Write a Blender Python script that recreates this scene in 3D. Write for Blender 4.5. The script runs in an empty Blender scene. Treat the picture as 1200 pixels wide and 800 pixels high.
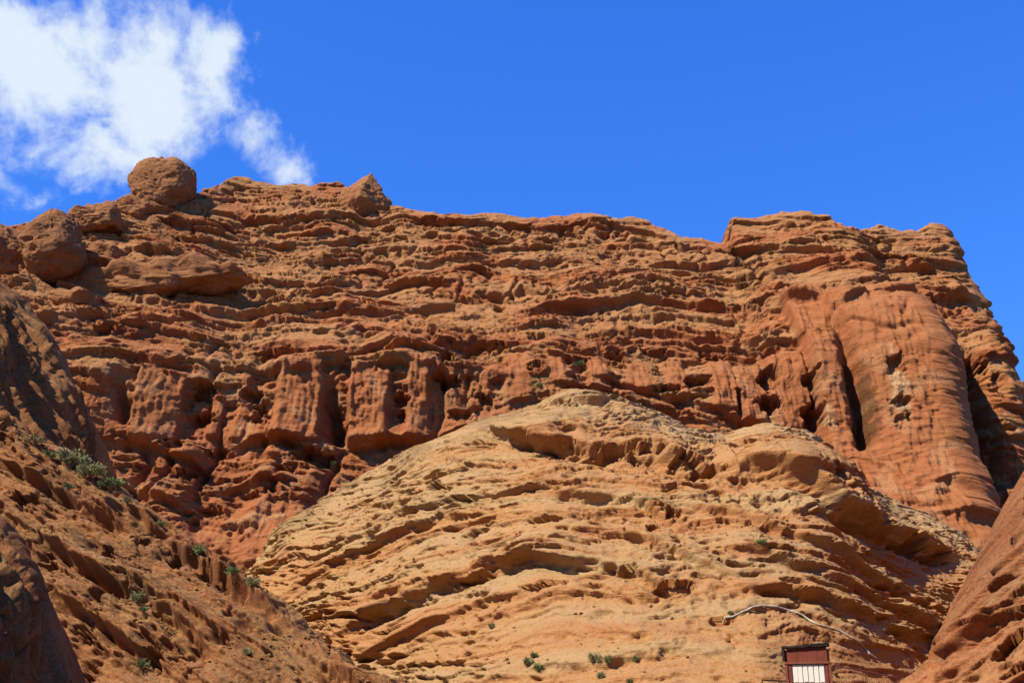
import bpy, bmesh, math, random
import numpy as np
from mathutils import Vector, Matrix

scene = bpy.context.scene
COL = scene.collection
R = math.radians

# ------------------------------------------------------------------ camera
PITCH = R(20.0)
FPX = 1287.0                                   # focal length in photo pixels (1200 wide)
CAM = np.array((0.0, 0.0, 1.7))
cd = bpy.data.cameras.new('camera')
cam = bpy.data.objects.new('camera', cd)
COL.objects.link(cam)
cam.location = CAM
cam.rotation_euler = (R(90) + PITCH, 0, 0)
cd.sensor_fit = 'HORIZONTAL'
cd.sensor_width = 36.0
cd.lens = 36.0 * FPX / 1200.0
cd.clip_start = 0.1
cd.clip_end = 20000
scene.camera = cam

def ray(u, v):
    """direction through a photo pixel"""
    dx = (u - 600.0) / FPX
    dy = (400.0 - v) / FPX
    c, s = math.cos(PITCH), math.sin(PITCH)
    return np.array((dx, c - dy * s, s + dy * c))

def at(u, v, Y):
    """point at depth Y seen at photo pixel u, v"""
    d = ray(u, v)
    return CAM + d * (Y / d[1])

def project(P):
    c, s = math.cos(PITCH), math.sin(PITCH)
    d = P - CAM
    f = d[..., 1] * c + d[..., 2] * s
    up = -d[..., 1] * s + d[..., 2] * c
    return 600 + FPX * d[..., 0] / f, 400 - FPX * up / f, f

# ------------------------------------------------------------------ world, sun, exposure
SUN_TO = Vector((-0.64, -0.50, 0.95)).normalized()          # towards the sun
elev = math.asin(SUN_TO.z)
azim = math.atan2(SUN_TO.x, SUN_TO.y)
world = bpy.data.worlds.new('World')
scene.world = world
world.use_nodes = True
wt = world.node_tree
for n in list(wt.nodes):
    wt.nodes.remove(n)

def NW(t, **k):
    n = wt.nodes.new(t)
    for a, b in k.items():
        setattr(n, a, b)
    return n

def wl(a, b):
    wt.links.new(a, b)

def wmath(op, a, b=None, c=None, clamp=False):
    n = NW('ShaderNodeMath', operation=op)
    n.use_clamp = clamp
    for i, q in enumerate((a, b, c)):
        if q is None:
            continue
        if isinstance(q, (int, float)):
            n.inputs[i].default_value = q
        else:
            wl(q, n.inputs[i])
    return n.outputs[0]

sky = NW('ShaderNodeTexSky', sky_type='NISHITA')
sky.sun_disc = False
sky.sun_elevation = elev
sky.sun_rotation = azim
sky.altitude = 1800
sky.air_density = 1.0
sky.dust_density = 0.1
sky.ozone_density = 3.0
hs = NW('ShaderNodeHueSaturation')
hs.inputs['Hue'].default_value = 0.504
hs.inputs['Saturation'].default_value = 1.0
hs.inputs['Value'].default_value = 1.7
tint = NW('ShaderNodeMix', data_type='RGBA', blend_type='MULTIPLY')
tint.inputs['Factor'].default_value = 1.0
wl(sky.outputs[0], tint.inputs['A'])
tint.inputs['B'].default_value = (0.36, 0.80, 1.12, 1)
wl(tint.outputs['Result'], hs.inputs['Color'])
blue = NW('ShaderNodeMix', data_type='RGBA')
blue.inputs['Factor'].default_value = 0.45
wl(hs.outputs[0], blue.inputs['A'])
blue.inputs['B'].default_value = (0.03, 0.76, 5.7, 1)
tc = NW('ShaderNodeTexCoord')
DIR = tc.outputs['Generated']
nz1 = NW('ShaderNodeTexNoise')
nz1.inputs['Scale'].default_value = 9.0
nz1.inputs['Detail'].default_value = 9
nz1.inputs['Roughness'].default_value = 0.58
nz1.inputs['Distortion'].default_value = 0.35
wl(DIR, nz1.inputs['Vector'])
nz2 = NW('ShaderNodeTexNoise')
nz2.inputs['Scale'].default_value = 21.0
nz2.inputs['Detail'].default_value = 8
nz2.inputs['Roughness'].default_value = 0.62
wl(DIR, nz2.inputs['Vector'])
# cloud bodies: direction given by a photo point, radius in photo pixels, weight
blobs = [(245, 80, 85, 1.0), (160, 85, 125, 1.05), (60, 85, 115, 1.0), (120, 165, 70, .85), (335, 198, 62, .8), (290, 160, 60, .75), (70, -10, 80, .6),
         (205, 5, 50, .55), (5, 245, 60, .45), (60, 245, 40, .45), (-110, 70, 140, .95), (-340, 130, 240, 1.0), (405, 45, 30, .36), (422, 0, 34, .42)]
acc = None
for (u, v, r, w) in blobs:
    d = Vector(ray(u, v)).normalized()
    n = NW('ShaderNodeVectorMath', operation='DISTANCE')
    wl(DIR, n.inputs[0])
    n.inputs[1].default_value = d
    m = wmath('SUBTRACT', 1.0, wmath('DIVIDE', n.outputs['Value'], r / FPX * 1.15))
    m = wmath('MULTIPLY', wmath('POWER', wmath('MAXIMUM', m, 0.0), 0.6), w)
    acc = m if acc is None else wmath('MAXIMUM', acc, m)
nn = wmath('ADD', wmath('MULTIPLY', wmath('SUBTRACT', nz1.outputs[0], 0.5), 2.4),
           wmath('MULTIPLY', wmath('SUBTRACT', nz2.outputs[0], 0.5), 1.15))
dens = wmath('ADD', acc, wmath('MULTIPLY', nn, wmath('MINIMUM', wmath('MULTIPLY', acc, 3.0), 1.0)))
mr = NW('ShaderNodeMapRange', interpolation_type='SMOOTHSTEP')
wl(dens, mr.inputs['Value'])
mr.inputs['From Min'].default_value = 0.45
mr.inputs['From Max'].default_value = 1.05
cm = NW('ShaderNodeMix', data_type='RGBA')
wl(wmath('MULTIPLY', mr.outputs[0], 0.93), cm.inputs['Factor'])
wl(blue.outputs['Result'], cm.inputs['A'])
cm.inputs['B'].default_value = (5.0, 5.6, 6.1, 1)
bg = NW('ShaderNodeBackground')
bg.inputs['Strength'].default_value = 0.10
wl(cm.outputs['Result'], bg.inputs['Color'])
wo = NW('ShaderNodeOutputWorld')
wl(bg.outputs[0], wo.inputs['Surface'])

sl = bpy.data.lights.new('sun', 'SUN')
sun = bpy.data.objects.new('sun', sl)
COL.objects.link(sun)
sl.energy = 5.0
sl.angle = R(0.53)
sl.color = (1.0, 0.94, 0.82)
sun.location = (-60, -60, 120)
sun.rotation_euler = SUN_TO.to_track_quat('Z', 'Y').to_euler()

vs = scene.view_settings
vs.view_transform = 'Standard'
vs.look = 'None'
vs.exposure = 0.7
vs.gamma = 1.0
vs.use_curve_mapping = False
scene.render.resolution_x = 1024
scene.render.resolution_y = 682

# ------------------------------------------------------------------ noise in numpy
f32 = np.float32
_a = np.linspace(0, 2 * np.pi, 256, endpoint=False)
GX, GY = np.cos(_a).astype(f32), np.sin(_a).astype(f32)
U = np.uint32

def _hash(ix, iy, seed):
    h = ix.astype(U) * U(374761393) + iy.astype(U) * U(668265263) + U((seed * 2246822519 + 3266489917) & 0xffffffff)
    h = (h ^ (h >> U(13))) * U(1274126177)
    h = (h ^ (h >> U(15))) * U(2246822519)
    return h ^ (h >> U(16))

def rnd(ix, iy, seed):
    return (_hash(np.asarray(ix).astype(np.int64), np.asarray(iy).astype(np.int64), seed) & U(0xffff)).astype(f32) / f32(65535)

def perlin(x, y, seed=0):
    x = np.asarray(x, f32); y = np.asarray(y, f32)
    x, y = np.broadcast_arrays(x, y)
    xi = np.floor(x); yi = np.floor(y)
    fx = x - xi; fy = y - yi
    xi = xi.astype(np.int64); yi = yi.astype(np.int64)
    ux = fx * fx * fx * (fx * (fx * 6 - 15) + 10)
    uy = fy * fy * fy * (fy * (fy * 6 - 15) + 10)
    def g(ox, oy):
        k = (_hash(xi + ox, yi + oy, seed) & U(255)).astype(np.int64)
        return GX[k] * (fx - ox) + GY[k] * (fy - oy)
    a = g(0, 0); b = g(1, 0); c = g(0, 1); d = g(1, 1)
    a = a + ux * (b - a); c = c + ux * (d - c)
    return (a + uy * (c - a)) * f32(1.5)

def fbm(x, y, seed=0, octv=4, gain=0.5, lac=2.03):
    t = 0; a = 1.0
    for i in range(octv):
        t = t + a * perlin(x, y, seed + i * 17)
        x = x * lac + 3.7; y = y * lac + 1.3; a *= gain
    return t

def sst(a, b, x):
    t = np.clip((x - a) / (b - a), 0, 1)
    return t * t * (3 - 2 * t)

def strata(x, h, L, seed, stretch=4.0, under=0.2):
    """ledges: each bed bulges above an undercut and falls back to its top; beds pinch and swell along x"""
    ph = h / L + 0.8 * perlin(h / (L * 2.3), x / (L * 30), seed + 5) + 0.10 * perlin(x / (L * 0.45), h / (L * 0.5), seed + 6) + 0.05 * perlin(x / (L * 0.17), h / (L * 0.2), seed + 7)
    i = np.floor(ph); f = ph - i
    a = 0.34 + 1.25 * perlin(x / (L * stretch), i * 7.31 + 0.5, seed)
    a = np.clip(a, 0.0, 1.3)
    p = sst(0, under, f) * (1 - f ** 1.4) * (1.0 - 0.25 * f)
    return L * a * p

def pockets(x, h, sx, sh, seed, prob=0.6):
    """0..1 depth field of rounded hollows, sx by sh metres apart"""
    X = x / sx; H = h / sh
    xi = np.floor(X); yi = np.floor(H)
    out = np.zeros(np.shape(x), f32)
    for ox in (-1, 0, 1):
        for oy in (-1, 0, 1):
            cx = xi + ox; cy = yi + oy
            r1 = rnd(cx, cy, seed); r2 = rnd(cx, cy, seed + 1); r3 = rnd(cx, cy, seed + 2); r4 = rnd(cx, cy, seed + 3)
            rad = (0.18 + 0.38 * r4) * (r3 < prob)
            d2 = (X - cx - r1) ** 2 + (H - cy - r2) ** 2
            w = np.clip(1 - d2 / np.maximum(rad * rad, 1e-6), 0, 1) * rad * 1.8
            out = np.maximum(out, w)
    return out

def rough(x, h, wl, seed, octv=4, stretch=1.8, gain=0.58):
    """broken rock: sharp-edged noise over several sizes, in units of 1 at wavelength wl"""
    t = 0; a = 1.0
    for i in range(octv):
        n = perlin(x / (wl * stretch) + 0.4 * i, h / wl, seed + i * 7)
        t = t + a * (0.42 - np.abs(n) * 1.6 if i % 2 == 0 else n)
        wl *= 0.5; a *= gain
    return t

def lateral(N, nb, k):
    """push mostly along the beds, so that ledges stand out as steps and overhangs"""
    nb = np.asarray(nb, float)
    D = N - k * (N @ nb)[..., None] * nb
    return D / np.maximum(np.linalg.norm(D, axis=-1, keepdims=True), 1e-6)

def perlin3(P, seed):
    """cheap 3-D noise: three sheared planes of 2-D noise"""
    x, y, z = P[..., 0], P[..., 1], P[..., 2]
    return (perlin(x + 0.31 * z, y - 0.27 * z, seed) + perlin(y + 0.29 * x, z + 0.33 * x, seed + 1)
            + perlin(z - 0.3 * y, x + 0.25 * y, seed + 2)) * f32(0.6)

# ------------------------------------------------------------------ materials
def rock_material(name, deep, mid, dust, tanc, dust_amt=0.8, bump=0.6, scale=1.0, stain=0.45, bedded=True):
    m = bpy.data.materials.new(name)
    m.use_nodes = True
    t = m.node_tree
    b = t.nodes['Principled BSDF']
    b.inputs['Roughness'].default_value = 0.92
    b.inputs['Specular IOR Level'].default_value = 0.12
    L = t.links.new
    def N(k, **kw):
        n = t.nodes.new(k)
        for a, c in kw.items():
            setattr(n, a, c)
        return n
    tc = N('ShaderNodeTexCoord')
    def noise(sc, det, rough, vec=None, dist=0.0):
        n = N('ShaderNodeTexNoise')
        n.inputs['Scale'].default_value = sc * scale
        n.inputs['Detail'].default_value = det
        n.inputs['Roughness'].default_value = rough
        n.inputs['Distortion'].default_value = dist
        L(vec or tc.outputs['Object'], n.inputs['Vector'])
        return n.outputs[0]
    def ramp(x, a, bb):
        n = N('ShaderNodeMapRange', interpolation_type='SMOOTHSTEP')
        L(x, n.inputs['Value'])
        n.inputs['From Min'].default_value = a
        n.inputs['From Max'].default_value = bb
        return n.outputs[0]
    def mth(op, x, y):
        n = N('ShaderNodeMath', operation=op)
        for i, q in enumerate((x, y)):
            if isinstance(q, (int, float)):
                n.inputs[i].default_value = q
            else:
                L(q, n.inputs[i])
        return n.outputs[0]
    def mix(f, a, c, mode='MIX'):
        n = N('ShaderNodeMix', data_type='RGBA', blend_type=mode)
        if isinstance(f, float):
            n.inputs['Factor'].default_value = f
        else:
            L(f, n.inputs['Factor'])
        for s, q in (('A', a), ('B', c)):
            if isinstance(q, tuple):
                n.inputs[s].default_value = (*q, 1)
            else:
                L(q, n.inputs[s])
        return n.outputs['Result']
    # flat-lying beds: stretch the noise sideways
    mp = N('ShaderNodeMapping')
    L(tc.outputs['Object'], mp.inputs['Vector'])
    mp.inputs['Scale'].default_value = (0.12, 0.12, 1.0)
    beds = noise(0.55, 6, 0.6, mp.outputs[0], 0.4)
    big = noise(0.07, 4, 0.55)
    med = noise(0.6, 6, 0.6)
    fine = noise(5.0, 6, 0.68)
    grit = noise(22.0, 3, 0.6)
    c = mix(ramp(mth('ADD', mth('MULTIPLY', beds, 0.6), mth('MULTIPLY', med, 0.4)), 0.36, 0.62), deep, mid)
    at_p = N('ShaderNodeAttribute', attribute_name='panel')
    c = mix(mth('MULTIPLY', at_p.outputs['Fac'], 0.85), c, tuple(0.92 * q for q in mid))
    at_tan = N('ShaderNodeAttribute', attribute_name='tan')
    tanf = mth('MULTIPLY', at_tan.outputs['Fac'], ramp(mth('ADD', mth('MULTIPLY', med, .5), mth('MULTIPLY', beds, .5)), 0.28, 0.5))
    c = mix(tanf, c, tanc)
    # pale dust and grit resting on faces that look up
    geo = N('ShaderNodeNewGeometry')
    sp = N('ShaderNodeSeparateXYZ')
    L(geo.outputs['Normal'], sp.inputs[0])
    at_d = N('ShaderNodeAttribute', attribute_name='dusty')
    df = ramp(mth('ADD', sp.outputs['Z'], mth('MULTIPLY', mth('SUBTRACT', fine, 0.5), 0.7)), 0.42, 0.92)
    df = mth('MULTIPLY', mth('MULTIPLY', df, dust_amt), at_d.outputs['Fac'])
    c = mix(df, c, dust)
    # mottling, pale crusts, dark varnish
    v = mth('ADD', 0.62, mth('MULTIPLY', fine, 0.76))
    hv = N('ShaderNodeHueSaturation')
    L(c, hv.inputs['Color'])
    L(v, hv.inputs['Value'])
    c = hv.outputs[0]
    c = mix(mth('MULTIPLY', ramp(mth('ADD', mth('MULTIPLY', med, .5), mth('MULTIPLY', fine, .5)), 0.63, 0.72), 0.45), c, (0.35, 0.21, 0.085))
    c = mix(mth('MULTIPLY', ramp(noise(1.7, 5, .65), 0.56, 0.72), stain), c, (0.07, 0.034, 0.012))
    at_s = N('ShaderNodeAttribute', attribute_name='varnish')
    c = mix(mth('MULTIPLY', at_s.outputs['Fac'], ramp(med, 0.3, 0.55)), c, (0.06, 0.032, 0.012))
    at_w = N('ShaderNodeAttribute', attribute_name='crust')
    c = mix(mth('MULTIPLY', at_w.outputs['Fac'], ramp(fine, 0.42, 0.55)), c, (0.40, 0.27, 0.13))
    L(c, b.inputs['Base Color'])
    bp = N('ShaderNodeBump')
    bp.inputs['Strength'].default_value = bump
    bp.inputs['Distance'].default_value = 0.35 / scale
    hgt = mth('ADD', mth('MULTIPLY', fine, 0.7), mth('MULTIPLY', grit, 0.22))
    hgt = mth('ADD', hgt, mth('MULTIPLY', noise(1.6, 5, .6), 0.9))
    if bedded:
        mb = N('ShaderNodeMapping')
        L(tc.outputs['Object'], mb.inputs['Vector'])
        mb.inputs['Scale'].default_value = (0.22, 0.22, 1.5)
        hgt = mth('ADD', hgt, mth('MULTIPLY', noise(2.4, 6, .65, mb.outputs[0], 0.6), 1.1))
    L(hgt, bp.inputs['Height'])
    L(bp.outputs[0], b.inputs['Normal'])
    return m

RED = rock_material('red_sandstone', (0.198, 0.057, 0.019), (0.318, 0.107, 0.035), (0.325, 0.148, 0.054), (0.305, 0.142, 0.052), dust_amt=0.8)
TAN = rock_material('tan_sandstone', (0.325, 0.124, 0.040), (0.36, 0.166, 0.055), (0.365, 0.212, 0.085), (0.345, 0.203, 0.084), bump=0.65, scale=1.5)
BROWN = rock_material('brown_sandstone', (0.17, 0.055, 0.016), (0.265, 0.094, 0.028), (0.28, 0.138, 0.046), (0.25, 0.128, 0.044), bump=0.75, scale=1.8, bedded=False)

def simple_material(name, rgb, rough=0.8, var=0.25, nscale=8.0, rust=None, rust_at=(0.55, 0.7), metal=0.0):
    m = bpy.data.materials.new(name)
    m.use_nodes = True
    t = m.node_tree
    b = t.nodes['Principled BSDF']
    b.inputs['Roughness'].default_value = rough
    b.inputs['Metallic'].default_value = metal
    b.inputs['Specular IOR Level'].default_value = 0.25
    tc = t.nodes.new('ShaderNodeTexCoord')
    n = t.nodes.new('ShaderNodeTexNoise')
    n.inputs['Scale'].default_value = nscale
    n.inputs['Detail'].default_value = 6
    t.links.new(tc.outputs['Object'], n.inputs['Vector'])
    mr = t.nodes.new('ShaderNodeMapRange')
    mr.inputs['To Min'].default_value = 1 - var * 1.6
    mr.inputs['To Max'].default_value = 1 + var * 1.6
    t.links.new(n.outputs[0], mr.inputs['Value'])
    hv = t.nodes.new('ShaderNodeHueSaturation')
    hv.inputs['Color'].default_value = (*rgb, 1)
    t.links.new(mr.outputs[0], hv.inputs['Value'])
    out = hv.outputs[0]
    if rust:
        n2 = t.nodes.new('ShaderNodeTexNoise')
        n2.inputs['Scale'].default_value = nscale * 0.7
        n2.inputs['Detail'].default_value = 8
        n2.inputs['Roughness'].default_value = 0.7
        t.links.new(tc.outputs['Object'], n2.inputs['Vector'])
        r2 = t.nodes.new('ShaderNodeMapRange')
        r2.inputs['From Min'].default_value = rust_at[0]
        r2.inputs['From Max'].default_value = rust_at[1]
        t.links.new(n2.outputs[0], r2.inputs['Value'])
        mx = t.nodes.new('ShaderNodeMix')
        mx.data_type = 'RGBA'
        t.links.new(r2.outputs[0], mx.inputs['Factor'])
        t.links.new(out, mx.inputs['A'])
        mx.inputs['B'].default_value = (*rust, 1)
        out = mx.outputs['Result']
    t.links.new(out, b.inputs['Base Color'])
    return m

# ------------------------------------------------------------------ helpers that make objects
def tag(o, label=None, cat=None, group=None, kind=None):
    if label: o['label'] = label
    if cat: o['category'] = cat
    if group: o['group'] = group
    if kind: o['kind'] = kind
    return o

def link(name, me, mat, parent=None):
    o = bpy.data.objects.new(name, me)
    COL.objects.link(o)
    if mat and not me.materials:
        me.materials.append(mat)
    if parent:
        o.parent = parent
    return o

def empty(name, loc=(0, 0, 0), rz=0):
    o = bpy.data.objects.new(name, None)
    COL.objects.link(o)
    o.location = loc
    o.rotation_euler = (0, 0, rz)
    return o

def grid_mesh(name, P, attrs):
    nj, ni = P.shape[:2]
    me = bpy.data.meshes.new(name)
    idx = np.arange(nj * ni, dtype=np.int32).reshape(nj, ni)
    q = np.stack((idx[:-1, :-1], idx[:-1, 1:], idx[1:, 1:], idx[1:, :-1]), -1).reshape(-1)
    nq = (nj - 1) * (ni - 1)
    me.vertices.add(nj * ni)
    me.vertices.foreach_set('co', P.astype(f32).reshape(-1))
    me.loops.add(nq * 4)
    me.loops.foreach_set('vertex_index', q)
    me.polygons.add(nq)
    me.polygons.foreach_set('loop_start', np.arange(0, nq * 4, 4, dtype=np.int32))
    me.polygons.foreach_set('use_smooth', np.ones(nq, bool))
    for k, a in attrs.items():
        at_ = me.attributes.new(k, 'FLOAT', 'POINT')
        at_.data.foreach_set('value', np.broadcast_to(a, (nj, ni)).astype(f32).reshape(-1))
    me.update(calc_edges=True)
    return me

def normals(P):
    du = np.gradient(P, axis=1)
    dv = np.gradient(P, axis=0)
    n = np.cross(du, dv)
    return n / np.maximum(np.linalg.norm(n, axis=-1, keepdims=True), 1e-9)

class Chart:
    """finds the place on a base surface that lies at a traced outline point"""
    def __init__(self, P, p, q):
        self.u, self.v, self.f = project(P)
        self.p, self.q = p, q
    def idx(self, u, v):
        return np.argmin((self.u - u) ** 2 + (self.v - v) ** 2)
    def __call__(self, u, v):
        k = self.idx(u, v)
        return float(self.p.flat[k]), float(self.q.flat[k])
    def m_per_px(self, u, v):
        return float(self.f.flat[self.idx(u, v)]) / FPX

def f_cave(ch, p, q, items, seed=0):
    """hollows: (u, v, ru, rv, depth) with ragged rims"""
    D = np.zeros(p.shape, f32)
    for k, (u, v, ru, rv, dep) in enumerate(items):
        cp, cq = ch(u, v)
        s = ch.m_per_px(u, v)
        a, b = ru * s, rv * s
        sel = (np.abs(p - cp) < 2.2 * a) & (np.abs(q - cq) < 2.2 * b)
        if not sel.any():
            continue
        x, y = p[sel], q[sel]
        nx = (x - cp) / a + 0.55 * perlin(x / a * 1.1, y / b * 1.1, seed + k) + 0.28 * perlin(x / a * 3.1, y / b * 3.1, seed + k + 20)
        ny = (y - cq) / b + 0.55 * perlin(x / a * 1.1 + 9, y / b * 1.1, seed + k + 50) + 0.28 * perlin(x / a * 3.1 + 9, y / b * 3.1, seed + k + 70)
        d = np.sqrt(nx * nx + ny * ny)
        D[sel] = np.maximum(D[sel], dep * np.where(ny > 0, sst(1.06, 0.80, d), sst(1.15, 0.5, d)))
    return D

def f_ledges(ch, p, q, items, seed=0):
    """traced beds: (points, bulge, thickness, undercut); the trace is the lower lip of the bed"""
    D = np.zeros(p.shape, f32)
    for k, (pts, A, T, Ud) in enumerate(items):
        w = np.array([ch(*a) for a in pts])
        w = w[np.argsort(w[:, 0])]
        ql = np.interp(p, w[:, 0], w[:, 1]) + 0.25 * T * perlin(p / (T * 1.5), q * 0 + k, seed + 3)
        end = np.minimum(3.0, 0.3 * (w[-1, 0] - w[0, 0]))
        m = sst(w[0, 0] - 0.3 * end, w[0, 0] + end, p) * (1 - sst(w[-1, 0] - end, w[-1, 0] + 0.3 * end, p))
        m = m * np.clip(0.85 + 0.7 * perlin(p / (T * 2.5), q * 0 + k * 3.3, seed + 9), 0.25, 1.3)
        d = (q - ql) / T
        up = np.where(d >= 0, np.exp(-np.abs(np.maximum(d, 0)) ** 1.6 * 1.2), sst(-0.16, 0, d))
        dn = -np.exp(-((d + 0.38) / 0.24) ** 2)
        D += m * (A * up + Ud * dn)
    return D

def f_crack(ch, p, q, items):
    """open joints: (points, half width m, depth m)"""
    D = np.zeros(p.shape, f32)
    for pts, w, dep in items:
        c = np.array([ch(*a) for a in pts])
        c = c[np.argsort(c[:, 1])]
        pl = np.interp(q, c[:, 1], c[:, 0]) + 0.3 * perlin(q / 1.7, q * 0 + 3.1, 77)
        m = sst(c[0, 1] - 0.6, c[0, 1] + 0.6, q) * (1 - sst(c[0, 1] + 0.45 * (c[-1, 1] - c[0, 1]), c[-1, 1], q))
        D = np.maximum(D, dep * m * np.exp(-((p - pl) / w) ** 2))
    return D

def f_panel(ch, p, q, items, seed=0):
    """upright wall panels: (u0, v0, u1, v1, out m, edge px) -> (relief, mask)"""
    D = np.zeros(p.shape, f32); M = np.zeros(p.shape, f32)
    for k, (u0, v0, u1, v1, out, e) in enumerate(items):
        c0 = ch(u0, v1); c1 = ch(u1, v0)
        s = ch.m_per_px((u0 + u1) / 2, (v0 + v1) / 2) * e
        wob = 0.5 * s * perlin(q / 2.0, q * 0 + k, seed)
        m = sst(c0[0] - s, c0[0] + s, p + wob) * (1 - sst(c1[0] - s, c1[0] + s, p + wob))
        m = m * sst(c0[1] - s, c0[1] + s, q) * (1 - sst(c1[1] - s, c1[1] + s, q + wob))
        D = np.maximum(D, out * m); M = np.maximum(M, m)
    return D, M

# ------------------------------------------------------------------ ground
def build_ground():
    me = bpy.data.meshes.new('ground')
    S = 6000
    me.from_pydata([(-S, -S, 0), (S, -S, 0), (S, S, 0), (-S, S, 0)], [], [(0, 1, 2, 3)])
    o = link('ground', me, simple_material('dry_river_gravel', (0.14, 0.085, 0.040), 0.95, 0.3, 1.5))
    tag(o, kind='structure')
build_ground()

# ------------------------------------------------------------------ the red cliff
RIDGE = [(-60, 275), (0, 268), (40, 264), (80, 257), (120, 250), (150, 246), (200, 252), (228, 230), (245, 221), (268, 210), (285, 208),
         (310, 215), (335, 219), (345, 214), (360, 219), (380, 217), (395, 215), (410, 224), (440, 240), (475, 246),
         (500, 252), (540, 255), (580, 252), (620, 257), (660, 255), (690, 252), (720, 258), (750, 258), (775, 270), (800, 282),
         (820, 280), (848, 289), (854, 268), (862, 258), (890, 256), (920, 250), (945, 249), (965, 252), (990, 268), (1010, 272),
         (1035, 265), (1055, 272), (1075, 272), (1100, 262), (1120, 270), (1135, 282), (1150, 310), (1166, 347)]

def cliff_depth(x, h):
    y = 126 + np.interp(h, [0, 14, 26, 33, 47, 53, 62, 72, 84, 95], [-16, -3, 5.0, 8.5, 12.0, 16, 25.0, 33, 40, 50])
    y = y - 9 * sst(-20, -75, x) - 5.0 * sst(30, 52, x)
    w = sst(52.5, 57.5, x + 0.08 * np.maximum(0, 50 - h))                                        # the end wall stands upright and set back
    return y + w * np.interp(h, [30, 55, 75, 85], [10.0, 8.0, 3.0, 2.0])

def cliff_point(u, v):
    d = ray(u, v)
    lo, hi = 60 / d[1], 260 / d[1]
    for _ in range(40):
        m = 0.5 * (lo + hi)
        P = CAM + d * m
        if P[1] < cliff_depth(P[0], P[2]):
            lo = m
        else:
            hi = m
    return CAM + d * lo

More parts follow.
